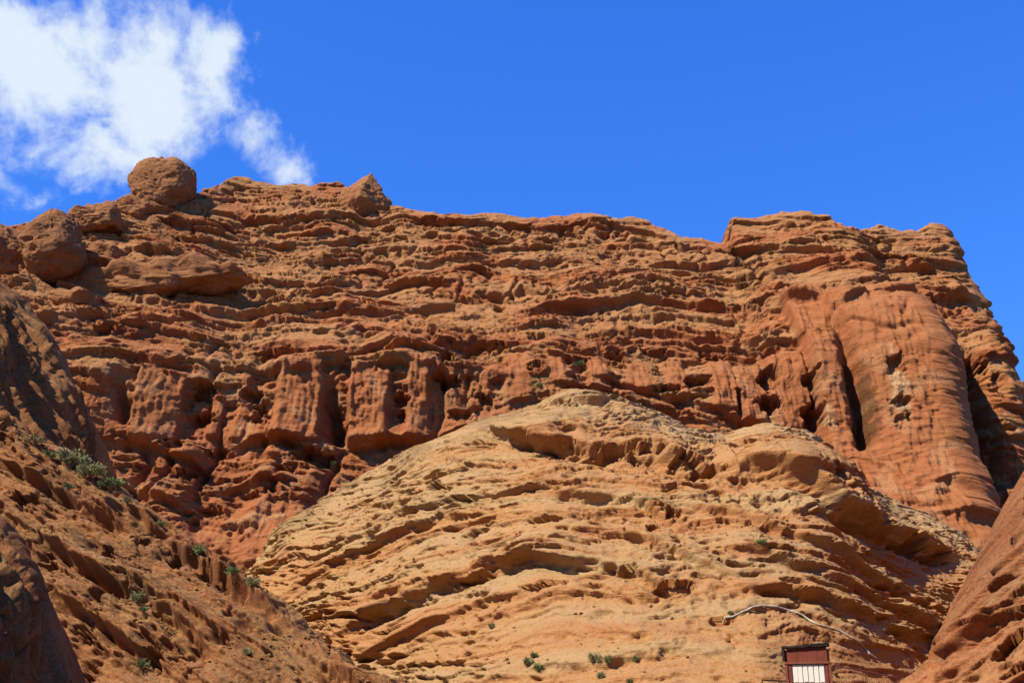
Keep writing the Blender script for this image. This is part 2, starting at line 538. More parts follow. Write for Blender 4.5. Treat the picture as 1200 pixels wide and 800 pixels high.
def build_cliff():
    rp = np.array([cliff_point(u, v) for u, v in RIDGE])
    ni, nj, nb = 1040, 500, 26
    ns = 44                                                  # columns that turn the corner and run back
    xs = np.linspace(rp[0, 0], rp[-1, 0] - 4.5, ni - ns)
    ang = np.minimum(np.arange(1, ns + 1) / 14, 1) * np.pi / 2
    xs = np.concatenate((xs, xs[-1] + 4 * np.sin(ang)))
    turn = np.concatenate((np.zeros(ni - ns), 4 * (1 - np.cos(ang)) + 1.4 * np.maximum(np.arange(1, ns + 1) - 14, 0)))
    order = np.argsort(rp[:, 0])
    zt = np.interp(xs, rp[order, 0], rp[order, 2])
    k = np.ones(5) / 5
    zt[2:-2] = np.convolve(zt, k, 'valid')
    zt = zt + 0.40 * perlin(xs / 2.2, xs * 0 + .3, 39) + 0.22 * perlin(xs / 0.7, xs * 0 + .3, 40)
    t = np.linspace(0, 1, nj)
    low = np.linspace(-2, 16, 8, endpoint=False)[:, None] * np.ones((1, ni))
    t = np.linspace(0, 1, nj - 8)
    H = np.concatenate((low, 16 + t[:, None] * (zt[None, :] - 16)))
    X = np.broadcast_to(xs, H.shape).astype(float)
    Y = cliff_depth(X, H) + turn[None, :]
    # over the rim and down the back
    tb = (np.arange(1, nb + 1) / nb)[:, None]
    Xb = np.broadcast_to(xs, (nb, ni))
    Hb = zt[None, :] + 0.9 * np.sin(np.minimum(tb * 8, 1) * np.pi / 2) - 16 * tb ** 2.2
    Yb = Y[-1][None, :] + 26 * tb ** 1.3
    P = np.stack((np.concatenate((X, Xb)), np.concatenate((Y, Yb)), np.concatenate((H, Hb))), -1)
    x = (P[..., 0] + turn[None, :]).astype(f32)
    P[..., 0] -= 0.17 * sst(50, 74, x) * np.maximum(0, 64 - np.maximum(P[..., 2], 44))        # the end wall leans
    h = P[..., 2].astype(f32).copy()
    h[nj:] = zt[None, :]                                     # the rim keeps the beds of its edge
    N = normals(P)
    N[N[..., 1] > 0] *= 1.0
    if N[nj // 2, ni // 2, 1] > 0:
        N = -N
    ch = Chart(P[:nj, :ni - ns], x[:nj, :ni - ns], h[:nj, :ni - ns])

    panels = [(150, 436, 222, 514, 1.7, 4), (240, 465, 264, 512, 1.3, 3), (318, 434, 384, 520, 2.3, 4), (406, 436, 460, 520, 2.1, 4), (476, 428, 506, 516, 1.5, 4), (272, 440, 298, 516, 1.1, 4), (520, 440, 545, 500, .9, 4),
              (590, 420, 622, 470, 1.1, 6), (640, 415, 660, 470, .9, 5), (868, 432, 888, 500, 1.5, 4), (908, 418, 938, 510, 1.9, 5), (960, 408, 996, 540, 1.8, 5),
              (1008, 372, 1090, 690, 3.2, 4), (1060, 388, 1088, 690, 4.8, 2), (1014, 396, 1034, 690, 4.6, 2), (690, 420, 710, 462, 1.2, 4), (782, 420, 800, 468, 1.2, 4), (834, 424, 854, 486, 1.4, 4), (550, 436, 566, 480, 1.0, 3), (300, 600, 350, 640, .8, 5), (735, 425, 760, 460, .8, 5), (560, 440, 575, 480, .8, 4)]
    pd, pm = f_panel(ch, x, h, panels, 4)
    # wandering beds
    hz = h + 1.9 * perlin(x / 26, h / 13, 1) + 0.85 * perlin(x / 9, h / 6, 2) + 0.34 * perlin(x / 4, h / 2.6, 3) + 0.12 * perlin(x / 1.4, h / 1.1, 6)
    hz = hz + 0.05 * x
    upper = sst(43, 52, h + 2 * perlin(x / 12, h / 30, 8))
    band = sst(32.5, 35.5, h + perlin(x / 6, h / 9, 35)) * sst(46.5, 43.5, h + 1.5 * perlin(x / 7, h / 9, 36)) * sst(30, 10, x)
    pm = np.maximum(pm, 0.5 * band)
    quiet = np.clip(1 - 0.93 * pm, 0, 1)
    d = (1 - 0.6 * sst(44, 52, x)) * (2.2 * perlin(x / 17, h / 20, 10) + 1.0 * perlin(x / 7, h / 8, 11))
    d = d + quiet * (0.30 * strata(x, hz, 6.5, 20, 3.0, 0.12) + 0.44 * strata(x, hz + 0.6, 2.9, 30, 3.0, 0.13))
    d = d + (0.12 + 0.88 * quiet) * 0.62 * strata(x + 3, hz + 0.4 * perlin(x / 2.5, h / 1.5, 12), 1.25, 40, 5.5, 0.14)
    d = d + (0.15 + 0.85 * quiet) * 0.78 * strata(x, hz + 0.25 * perlin(x / 1.1, h / 0.8, 13), 0.55, 50, 7.5, 0.2)
    # upright gullies in the lower wall
    gul = np.abs(perlin(x / 5.5 + 0.5 * perlin(x / 4, h / 6, 21), h / 26, 22))
    d = d - (1 - upper) * quiet * 1.5 * (1 - sst(0, 0.30, gul)) * sst(24, 33, h)
    gul2 = np.abs(perlin(x / 4.0, h / 5, 23))
    d = d - upper * 0.8 * (1 - sst(0, 0.2, gul2)) * sst(0.0, 0.4, perlin(x / 9, h / 7, 24))
    # hollows
    mask1 = sst(-0.05, 0.35, perlin(x / 10, h / 7, 25))
    d = d - quiet * mask1 * 1.5 * pockets(x + perlin(x, h, 26) * .5, hz, 2.6, 1.2, 60, 0.55)
    mask2 = sst(-0.1, 0.3, perlin(x / 6, h / 4, 27))
    d = d - (0.25 + 0.75 * quiet) * mask2 * 0.8 * pockets(x, hz, 1.2, 0.62, 64, 0.6)
    d = d - quiet * 0.35 * pockets(x, hz, 0.6, 0.34, 68, 0.5) * sst(-.1, .3, perlin(x / 4, h / 3, 28))
    # fluting of the panels
    fl = 0.26 * perlin(x / 0.9 + 0.3 * perlin(x, h / 2, 31), h / 5.0, 32) + 0.2 * perlin(x / 0.42, h / 1.6, 33)
    d = d + (pm + 0.45 * (1 - upper) * quiet) * fl + pm * 0.14 * rough(h, x + 0.4 * perlin(x / 2, h / 3, 37), 1.3, 38, 4, 2.6)
    mound, _ = f_panel(ch, x, h, [(1104, 588, 1195, 740, 6.0, 16), (1046, 580, 1096, 740, 6.5, 16), (1000, 562, 1060, 740, 5.5, 14), (880, 515, 1000, 740, 3.5, 10), (120, 520, 240, 700, 2.5, 14), (270, 530, 380, 700, 2.0, 12)], 14)
    d = d * (1 - 0.35 * sst(62, 72, x)) + np.maximum(pd, mound * (0.9 + 0.2 * perlin(x / 3, h / 2, 34)))
    # traced beds
    ledges = [([(480, 262), (520, 266), (580, 264), (640, 268), (700, 262), (760, 272), (800, 288)], 1.3, 2.0, 1.1),
              ([(300, 268), (350, 262), (420, 258), (470, 264)], 0.9, 1.6, 0.8),
              ([(240, 290), (300, 284), (360, 288), (420, 284)], 0.8, 1.4, 0.6),
              ([(350, 374), (400, 372), (450, 372), (500, 360), (540, 352)], 1.3, 2.4, 0.9),
              ([(330, 350), (420, 344), (470, 330), (560, 332)], 0.9, 1.6, 0.6),
              ([(620, 368), (660, 366), (700, 362), (740, 354), (800, 356), (850, 366), (900, 366), (960, 368)], 1.9, 2.8, 1.3),
              ([(700, 330), (760, 320), (830, 328), (900, 330)], 0.9, 1.6, 0.7),
              ([(690, 392), (760, 388), (830, 396), (900, 402), (955, 404)], 1.2, 2.0, 1.0),
              ([(390, 448), (410, 430), (440, 414), (475, 404), (520, 410)], 1.2, 1.7, 0.9),
              ([(395, 452), (430, 438), (480, 432), (520, 442), (545, 452)], 1.1, 1.5, 0.6),
              ([(300, 445), (330, 438), (370, 440), (392, 452)], 1.0, 1.5, 0.5),
              ([(60, 420), (110, 416), (180, 420), (250, 436)], 1.2, 2.2, 0.9),
              ([(130, 440), (180, 432), (230, 446)], 0.9, 1.3, 0.4),
              ([(40, 380), (120, 372), (200, 380), (260, 376), (330, 384)], 1.0, 2.0, 0.8),
              ([(270, 525), (310, 516), (350, 522), (395, 545)], 1.8, 2.0, 1.5),
              ([(130, 500), (180, 522), (230, 545), (270, 570)], 1.5, 1.8, 0.9),
              ([(130, 560), (170, 575), (210, 590), (240, 615)], 1.6, 2.0, 1.1),
              ([(240, 580), (300, 570), (350, 575), (380, 590)], 1.3, 1.8, 0.8),
              ([(395, 528), (440, 520), (500, 512), (560, 500), (600, 490)], 1.4, 1.6, 0.8),
              ([(560, 420), (600, 412), (640, 418), (690, 432)], 0.9, 1.3, 0.9),
              ([(690, 442), (740, 452), (800, 470), (860, 492), (900, 505)], 1.6, 2.0, 1.2),
              ([(640, 455), (700, 458), (760, 476), (830, 500)], 1.3, 1.5, 0.6),
              ([(972, 384), (1010, 368), (1050, 364), (1092, 374)], 1.8, 4.2, 0.5),
              ([(860, 302), (900, 292), (950, 290), (1000, 300)], 1.2, 2.0, 0.9),
              ([(900, 322), (940, 310), (990, 308), (1050, 318), (1100, 316)], 1.4, 2.2, 0.9),
              ([(990, 545), (1030, 562), (1055, 590), (1065, 610)], 1.0, 2.2, 0.2),
              ([(1060, 585), (1100, 575), (1140, 590), (1180, 606)], 1.0, 2.6, 0.1),
              ([(1062, 630), (1110, 622), (1160, 636)], 1.0, 2.6, 0.1),
              ([(1110, 345), (1135, 352), (1160, 372)], 1.2, 2.2, 1.2),
              ([(1115, 470), (1150, 486), (1185, 500)], 1.1, 2.0, 1.0)]
    d = d + 0.8 * f_ledges(ch, x, h, ledges, 90)
    cracks = [([(972, 380), (985, 415), (995, 450), (1004, 490), (1010, 535)], 0.85, 5.5),
              ([(1122, 370), (1132, 430), (1142, 490), (1154, 560), (1158, 590)], 1.9, 5.0),
              ([(388, 440), (390, 480), (396, 520)], 0.8, 3.2), ([(145, 440), (142, 470), (146, 495)], 0.7, 2.4),
              ([(855, 300), (880, 315), (905, 345)], 0.5, 1.4)]
    cr = f_crack(ch, x, h, cracks)
    d = d - cr
    caves = [(947, 452, 9, 12, 2.8), (950, 490, 12, 19, 4.5), (898, 447, 13, 16, 2.4), (898, 480, 12, 13, 2.6), (1041, 442, 9, 13, 1.6), (1046, 484, 10, 7, 1.6),
             (1048, 504, 8, 9, 1.0), (1143, 432, 12, 17, 3.5), (525, 425, 10, 13, 4.5), (527, 452, 15, 8, 2.2), (470, 472, 11, 10, 2.6), (470, 490, 6, 8, 1.6),
             (238, 457, 11, 10, 2.6), (235, 490, 16, 11, 2.8), (295, 465, 13, 11, 2.4), (305, 490, 9, 16, 1.8), (372, 540, 24, 11, 3.2), (325, 420, 24, 9, 1.8), (150, 421, 26, 6, 1.6),
             (630, 401, 14, 6, 1.8), (585, 412, 12, 8, 1.8), (570, 470, 10, 9, 1.8), (540, 488, 16, 9, 1.6), (628, 440, 10, 6, 1.4), (815, 450, 14, 9, 2.2), (783, 458, 18, 8, 1.8),
             (205, 525, 14, 7, 1.5), (255, 532, 14, 8, 1.4), (218, 560, 16, 9, 2.0), (770, 412, 16, 8, 1.4), (720, 418, 12, 7, 1.6), (870, 364, 14, 6, 1.6), (340, 560, 12, 6, 1.3),
             (250, 600, 14, 7, 1.4), (310, 586, 14, 6, 1.2), (180, 600, 10, 6, 1.2), (505, 265, 18, 5, 1.3), (640, 286, 14, 5, 1.2), (668, 276, 14, 6, 1.2), (700, 395, 12, 5, 1.1),
             (1152, 520, 9, 14, 1.4), (1170, 450, 10, 16, 1.5), (840, 420, 12, 7, 1.5), (560, 398, 14, 5, 1.3), (455, 440, 12, 5, .9), (275, 430, 12, 5, 1.0)]
    d = d - f_cave(ch, x, h, caves, 200)
    d = d + (1 - 0.3 * pm) * 0.26 * rough(x, hz, 1.5, 70, 4) * (0.6 + 0.8 * sst(-.2, .4, perlin(x / 7, h / 5, 75)))
    back = np.zeros(P.shape[:2], f32)
    back[nj:] = np.broadcast_to(tb, (nb, ni))
    d = np.where(back > 0, np.minimum(d, 1.2) * (1 - 0.8 * back), d)
    rimfade = sst(4.5, 0.3, zt[None, :] - h)                  # keep the skyline where it is
    d = d * (1 - 0.5 * rimfade)
    Nz = lateral(N * np.array((0.3, 1, 1)), (0, 0, 1), 0.65)
    Nz[..., 2] *= (1 - rimfade)
    P = P + Nz * d[..., None]
    # colours that belong to the beds
    tan = 0.85 * sst(-0.2, 0.4, perlin(x / 14, hz / 3.2, 80) + 0.25 * sst(52, 64, h) - 0.35 * sst(44, 36, h))
    tan = tan * (1 - 0.85 * pm)
    dusty = (0.35 + 0.55 * sst(44, 56, h) + 0.15 * perlin(x / 8, h / 5, 81)) * (1 - 0.55 * pm)
    crust = 0.28 * (1 - upper) * sst(0.15, 0.45, perlin(x / 3.2, h / 3.2, 82)) + 0.9 * f_cave(ch, x, h, [(1043, 470, 11, 40, 1), (968, 500, 6, 16, .7), (300, 620, 40, 12, .5)], 5)
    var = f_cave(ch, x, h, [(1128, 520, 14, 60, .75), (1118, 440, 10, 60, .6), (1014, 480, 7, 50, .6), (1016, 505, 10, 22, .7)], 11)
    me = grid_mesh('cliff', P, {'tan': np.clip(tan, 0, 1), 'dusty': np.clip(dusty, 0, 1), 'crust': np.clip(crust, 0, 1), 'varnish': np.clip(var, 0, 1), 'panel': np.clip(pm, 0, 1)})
    o = link('red_cliff', me, RED)
    tag(o, kind='structure')
    return P, ch
cliffP, cliff_ch = build_cliff()

# ------------------------------------------------------------------ ruled slopes: foot line to crest line, then over the top
def curve(pts, n):
    """smooth curve through traced (u, v, depth) points"""
    W = np.array([at(*p) for p in pts])
    s = np.concatenate(([0], np.cumsum(np.linalg.norm(np.diff(W, axis=0), axis=1))))
    ss = np.linspace(0, s[-1], n)
    out = np.stack([np.interp(ss, s, W[:, k]) for k in range(3)], -1)
    w = max(3, int(n * 0.018)) | 1
    pad = np.pad(out, ((w, w), (0, 0)), mode='reflect', reflect_type='odd')
    ker = np.hanning(w + 2)[1:-1]; ker /= ker.sum()
    sm = np.stack([np.convolve(pad[:, k], ker, 'same') for k in range(3)], -1)[w:-w]
    return sm

def ruled(foot, crest, ni, nj, nb, bulge, drop, fall=14.0, run=16.0, skew=1.0):
    B = curve(foot, ni); C = curve(crest, ni)
    t = np.linspace(0, 1, nj)[:, None, None] ** skew
    P = B[None] * (1 - t) + C[None] * t
    P[..., 2] += bulge * np.sin(np.pi * t[..., 0]) ** 1.0
    # skirt below the foot
    ns = 10
    ts = np.linspace(1, 0, ns, endpoint=False)[:, None]
    S = np.broadcast_to(P[0], (ns, ni, 3)).copy()
    S[..., 2] -= ts * drop
    S[..., 1] -= ts * drop * 0.7
    tb = (np.arange(1, nb + 1) / nb)[:, None]
    Bk = np.broadcast_to(P[-1], (nb, ni, 3)).copy()
    Bk[..., 1] += run * tb ** 1.2
    Bk[..., 2] += 0.5 * np.sin(np.minimum(tb * 5, 1) * np.pi / 2) - fall * tb ** 1.7
    return np.concatenate((S, P, Bk)), ns, ns + nj

def facing(P, N):
    v = CAM - P
    if (N * v).sum(-1).mean() < 0:
        N = -N
    return N

def build_hill():
    foot = [(270, 835, 84), (350, 835, 74), (450, 835, 63), (600, 835, 52), (750, 835, 47), (900, 835, 46), (1000, 835, 50), (1100, 835, 60), (1170, 835, 66)]
    crest = [(240, 715, 102), (290, 672, 101), (335, 628, 100), (380, 588, 99), (440, 548, 98), (490, 524, 97), (540, 504, 96), (600, 487, 95), (640, 473, 94), (668, 463, 93),
             (700, 466, 93), (740, 480, 93), (790, 498, 93), (825, 512, 93), (846, 514, 92), (868, 503, 90), (900, 493, 89), (940, 502, 88), (972, 524, 88), (996, 558, 88), (1050, 592, 89),
             (1100, 618, 88), (1140, 645, 88), (1190, 676, 87)]
    P, a, b = ruled(foot, crest, 1040, 480, 18, 3.4, 8.0, skew=1.22)
    N = facing(P, normals(P))
    x = P[..., 0].astype(f32); z = P[..., 2].astype(f32)
    T = np.clip((np.arange(P.shape[0]) - a) / (b - a), 0, 1)[:, None].astype(f32) * np.ones_like(x)
    # beds: nearly level, sagging to both flanks
    q = z + 0.012 * np.abs(x - 4) ** 1.5 * 0.5 + 0.02 * P[..., 1].astype(f32)
    qq = q + 0.9 * perlin(x / 17, z / 9, 301) + 0.5 * perlin(x / 5, z / 4, 302) + 0.22 * perlin(x / 2, z / 1.6, 303)
    ch = Chart(P[a:b], x[a:b], z[a:b])
    cap = sst(0.66, 0.78, T + 0.05 * perlin(x / 6, z / 6, 304))
    d = 1.1 * perlin(x / 11, z / 8, 305) + 0.4 * perlin(x / 4.5, z / 4, 306)
    d = d + 0.22 * strata(x, qq, 3.0, 310, 5.0, 0.10) * (1 - 0.3 * cap) + 0.30 * strata(x, qq + .3, 1.25, 320, 6.0, 0.10) * (1 - 0.4 * cap)
    d = d + 0.62 * strata(x, qq + 0.12 * perlin(x / 1.1, z / .8, 311), 0.52, 330, 6.0, 0.2) + 0.5 * strata(x, qq + .05 * perlin(x / .5, z / .4, 312), 0.24, 340, 8.0, 0.25) * (1 - .5 * cap)
    m1 = sst(-0.05, 0.3, perlin(x / 6, z / 3.5, 307))
    d = d - m1 * 0.85 * pockets(x + .3 * perlin(x, z, 308), qq, 1.7, 0.55, 350, 0.55)
    d = d - sst(-.1, .3, perlin(x / 4, z / 2, 309)) * 0.45 * pockets(x, qq, 0.75, 0.28, 354, 0.55)
    ledges = [([(560, 508), (610, 516), (660, 522), (720, 534), (780, 545), (830, 556), (860, 582)], 1.5, 2.6, 1.5),
              ([(640, 480), (690, 478), (740, 492), (800, 508)], 1.0, 1.2, 1.0),
              ([(850, 566), (880, 560), (930, 572), (965, 592), (1000, 606), (1050, 624), (1100, 640), (1140, 660)], 1.7, 2.4, 1.4),
              ([(395, 745), (470, 702), (550, 668), (620, 655), (690, 655), (740, 668), (790, 690), (830, 708)], 1.2, 1.5, 1.1),
              ([(330, 700), (400, 655), (470, 622), (540, 605), (600, 600)], 0.8, 1.2, 0.6),
              ([(400, 780), (470, 740), (560, 705), (640, 690)], 0.8, 1.2, 0.6),
              ([(600, 580), (660, 575), (740, 580), (800, 612), (840, 640)], 0.8, 1.2, 0.8),
              ([(640, 620), (700, 618), (760, 630), (820, 660), (880, 690)], 0.8, 1.0, 0.7),
              ([(790, 585), (850, 600), (910, 625), (980, 650), (1050, 690), (1100, 715)], 0.7, 1.0, 0.6),
              ([(860, 690), (920, 688), (980, 712), (1040, 735), (1090, 745)], 1.0, 1.1, 0.9),
              ([(840, 640), (900, 655), (960, 672), (1040, 710), (1100, 735)], 0.8, 1.0, 0.7),
              ([(830, 725), (880, 712), (920, 716), (970, 735), (1020, 765)], 0.5, 0.8, 0.3),
              ([(560, 770), (640, 745), (720, 740), (800, 755), (870, 775)], 0.35, 0.8, 0.25)]
    d = d + 0.7 * f_ledges(ch, x, z, ledges, 390)
    for (u_, v_, ru_, rv_, out_) in ((922, 545, 80, 44, 1.3), (700, 500, 140, 34, 1.2), (520, 545, 60, 40, 0.9)):
        cp, cq = ch(u_, v_); m_ = ch.m_per_px(u_, v_)
        d = d + out_ * np.exp(-((x - cp) / (ru_ * m_)) ** 4 - ((z - cq) / (rv_ * m_)) ** 2)
    caves = [(697, 475, 26, 8, 2.6), (467, 537, 9, 5, 1.5), (545, 590, 22, 6, 1.3), (555, 680, 24, 6, 1.6), (430, 590, 16, 6, 1.2), (455, 580, 12, 8, 1.0), (520, 575, 12, 10, 1.4),
             (655, 528, 26, 9, 1.8), (710, 535, 34, 9, 2.4), (755, 540, 22, 8, 1.6), (830, 560, 20, 12, 2.0), (800, 550, 16, 8, 1.6), (965, 575, 12, 22, 2.2), (990, 590, 10, 14, 2.0),
             (1020, 612, 12, 9, 1.6), (1075, 640, 22, 12, 2.4), (1110, 650, 16, 8, 1.8), (640, 690, 22, 8, 1.0), (790, 690, 26, 8, 1.4), (735, 670, 18, 6, 1.2), (780, 765, 8, 5, .5), (845, 728, 14, 5, .8),
             (560, 625, 16, 5, .8), (640, 610, 20, 5, .9), (765, 612, 10, 7, 1.2), (790, 600, 12, 8, 1.0), (880, 545, 16, 8, 1.0), (640, 500, 10, 6, .9), (860, 752, 7, 9, .6)]
    d = d - 0.8 * f_cave(ch, x, z, caves, 400)
    smooth = sst(0.34, 0.12, T + 0.06 * perlin(x / 5, z / 3, 313)) * sst(-10, 4, x) * sst(34, 18, x)   # worn apron by the hut
    d = d * (1 - 0.45 * smooth)
    d = d + (1 - 0.5 * smooth) * (1 - 0.65 * sst(0.8, 0.97, T)) * 0.22 * rough(x, qq, 0.8, 371, 5, 2.0) * (0.5 + sst(-.2, .4, perlin(x / 5, z / 3, 375)))
    top = sst(0.985, 1.0, T)
    back = np.zeros_like(x); back[b:] = (np.arange(1, P.shape[0] - b + 1) / (P.shape[0] - b))[:, None]
    d = np.where(back > 0, np.clip(d, -1, 1) * (1 - back) * 0.5, d * (1 - 0.4 * top))
    P = P + lateral(N, (0, 0, 1), 0.75) * d[..., None]
    tanb = sst(-0.1, 0.6, perlin(x / 30, qq / 1.5, 380) + 0.35 * perlin(x / 7, qq / .8, 381) + 0.9 * cap + 0.5 * T - 0.05)
    dusty = 0.42 + 0.3 * T + 0.2 * cap
    me = grid_mesh('hill', P, {'tan': np.clip(tanb, 0, 1), 'dusty': dusty, 'crust': 0.10 + 0 * x, 'varnish': 0.35 * cap * sst(0, .4, perlin(x / 5, z / 5, 382))})
    tag(link('tan_hill', me, TAN), kind='structure')
    return P, Chart(P, x, z)
hillP, hill_ch = build_hill()

def build_spur(name, foot, crest, ni, nj, nb, bulge, drop, mat, seed, dirv, ledges, caves, amp=1.0, fall=14, run=16, blocky=1.0):
    P, a, b = ruled(foot, crest, ni, nj, nb, bulge, drop, fall, run)
    N = facing(P, normals(P))
    e = P[b - 1, int(ni * 0.85)] - P[b - 1, int(ni * 0.15)]; e /= np.linalg.norm(e)
    w_ = np.array(dirv, float)                                   # second direction lying in the beds
    nb_ = np.cross(e, w_); nb_ /= np.linalg.norm(nb_)
    if nb_[2] < 0: nb_ = -nb_
    p = (P @ e).astype(f32); q = (P @ nb_).astype(f32)
    qq = q + 0.35 * perlin(p / 10, q / 4, seed) + 0.15 * perlin(p / 2.5, q / 1.6, seed + 1) + 0.06 * perlin(p / .9, q / .7, seed + 2)
    d = 0.6 * perlin(p / 8, q / 5, seed + 3) + 0.35 * perlin(p / 3, q / 2.2, seed + 4)
    d = d + 0.42 * strata(p, qq, 1.9, seed + 10, 4.0, 0.13) + 0.62 * strata(p, qq, 0.95, seed + 20, 5.0, 0.15) + 0.6 * strata(p, qq, 0.42, seed + 30, 6.0, 0.2)
    d = d + 0.45 * strata(p, qq, 0.2, seed + 35, 5.0, 0.25)
    # joints that break the beds into blocks
    j = np.abs(perlin(p / 2.4 + .3 * perlin(p / 2, q, seed + 5), q / 3.2, seed + 6))
    d = d - blocky * 0.55 * (1 - sst(0, 0.09, j)) * sst(-.1, .3, perlin(p / 5, q / 4, seed + 7))
    d = d - sst(-.05, .3, perlin(p / 4, q / 2.5, seed + 8)) * 0.8 * pockets(p + .2 * perlin(p, q, seed), qq, 1.3, 0.6, seed + 40, 0.55)
    d = d - sst(-.1, .3, perlin(p / 3, q / 2, seed + 9)) * 0.4 * pockets(p, qq, 0.5, 0.27, seed + 44, 0.5)
    d = d * amp
    ch = Chart(P[a:b], p[a:b], q[a:b])
    d = d + 1.5 * f_ledges(ch, p, q, ledges, seed + 60) - f_cave(ch, p, q, caves, seed + 80)
    d = d + 0.16 * rough(p, qq, 0.7, seed + 54, 5, 2.2) * (0.5 + sst(-.2, .4, perlin(p / 4, q / 3, seed + 58)))
    T = np.clip((np.arange(P.shape[0]) - a) / (b - a), 0, 1)[:, None].astype(f32) * np.ones_like(p)
    top = sst(0.95, 1.0, T)
    back = np.zeros_like(p); back[b:] = (np.arange(1, P.shape[0] - b + 1) / (P.shape[0] - b))[:, None]
    d = np.where(back > 0, np.clip(d, -1, 1) * (1 - back) * 0.5, d * (1 - 0.5 * top))
    P = P + lateral(N, nb_, 0.7) * d[..., None]
    tanb = 0.6 * sst(0, 0.5, perlin(p / 9, qq / 1.2, seed + 51) + 0.2 * perlin(p / 3, qq / .6, seed + 52))
    me = grid_mesh(name, P, {'tan': tanb, 'dusty': 0.6 + 0 * p, 'crust': 0.12 + 0 * p, 'varnish': 0.3 * sst(0, .4, perlin(p / 4, q / 3, seed + 53))})
    tag(link(name, me, mat), kind='structure')
    return P, Chart(P, p, q)

leftP, left_ch = build_spur('left_slope',
    [(-190, 880, 64), (0, 885, 57), (150, 885, 53), (300, 885, 51), (440, 880, 51), (540, 875, 52)],
    [(-150, 405, 76), (0, 492, 73), (60, 524, 72), (110, 552, 71), (170, 596, 69), (230, 640, 68), (290, 690, 66), (340, 728, 64), (385, 765, 62), (425, 800, 60), (520, 860, 57)],
    500, 420, 22, 1.5, 6.0, BROWN, 500, (-0.2, 1.0, -0.1),
    [([(0, 540), (50, 565), (110, 600), (150, 622)], 0.7, 1.0, 0.7), ([(150, 600), (210, 645), (270, 690), (320, 730)], 0.7, 0.9, 0.4),
     ([(0, 600), (60, 632), (130, 680), (200, 720), (260, 770)], 0.8, 1.1, 0.8), ([(60, 690), (130, 735), (190, 780)], 0.7, 0.9, 0.8)],
    [(10, 525, 18, 9, 1.0), (30, 590, 20, 8, 1.1), (128, 650, 16, 10, 1.3), (62, 650, 10, 8, .9), (207, 658, 12, 9, 1.1), (165, 633, 8, 7, .8), (240, 672, 8, 7, .9), (258, 688, 12, 6, .7),
     (120, 700, 16, 11, 1.3), (60, 665, 10, 8, .9), (100, 745, 22, 10, 1.3), (185, 775, 14, 10, 1.1), (300, 705, 18, 5, .6), (95, 790, 12, 8, .9)], blocky=0.6)

rightP, right_ch = build_spur('right_slope',
    [(960, 890, 47), (1060, 890, 44), (1180, 890, 41), (1320, 890, 39), (1500, 890, 38), (1750, 890, 38)],
    [(1020, 845, 52), (1084, 804, 51), (1130, 770, 50), (1168, 740, 50), (1178, 695, 50), (1186, 662, 50), (1204, 622, 50), (1226, 580, 50), (1270, 495, 50), (1330, 385, 51), (1450, 330, 53), (1650, 330, 57), (1800, 350, 60)],
    430, 230, 20, 0.8, 5.0, RED, 700, (0.2, 1.0, -0.1),
    [([(1080, 790), (1130, 755), (1200, 715)], 0.5, 0.8, 0.5)],
    [(1183, 757, 22, 7, .9), (1190, 790, 16, 7, .8), (1150, 690, 10, 8, .7)], amp=1.0, blocky=0.4, run=30)

# ------------------------------------------------------------------ unseen canyon wall behind the viewer, added to block sky fill
def build_sky_block_wall():
    ni, nj = 240, 60
    a = np.linspace(R(-8), R(-172), ni)[None, :]
    t = np.linspace(0, 1, nj)[:, None]
    a2 = (a * 40).astype(f32); h = (t * 44).astype(f32) * np.ones_like(a2)
    a2 = a2 * np.ones_like(h)
    top = 1 + 0.25 * perlin(a2 / 14, a2 * 0 + .5, 950)
    rad = 62 + 20 * t + 5 * perlin(a2 / 9, h / 14, 951) + 2 * perlin(a2 / 3.5, h / 5, 952) - 1.2 * strata(a2, h, 5.0, 953, 3.0, 0.15)
    P = np.stack((rad * np.cos(a) * 1.15, rad * np.sin(a) + 6, -1 + h * top), -1)
    me = grid_mesh('sky_block_wall', P[:, ::-1], {'tan': 0.3 + 0 * h, 'dusty': 0.5 + 0 * h, 'crust': 0 * h, 'varnish': 0.3 + 0 * h})
    tag(link('sky_block_wall', me, RED), kind='structure')
build_sky_block_wall()

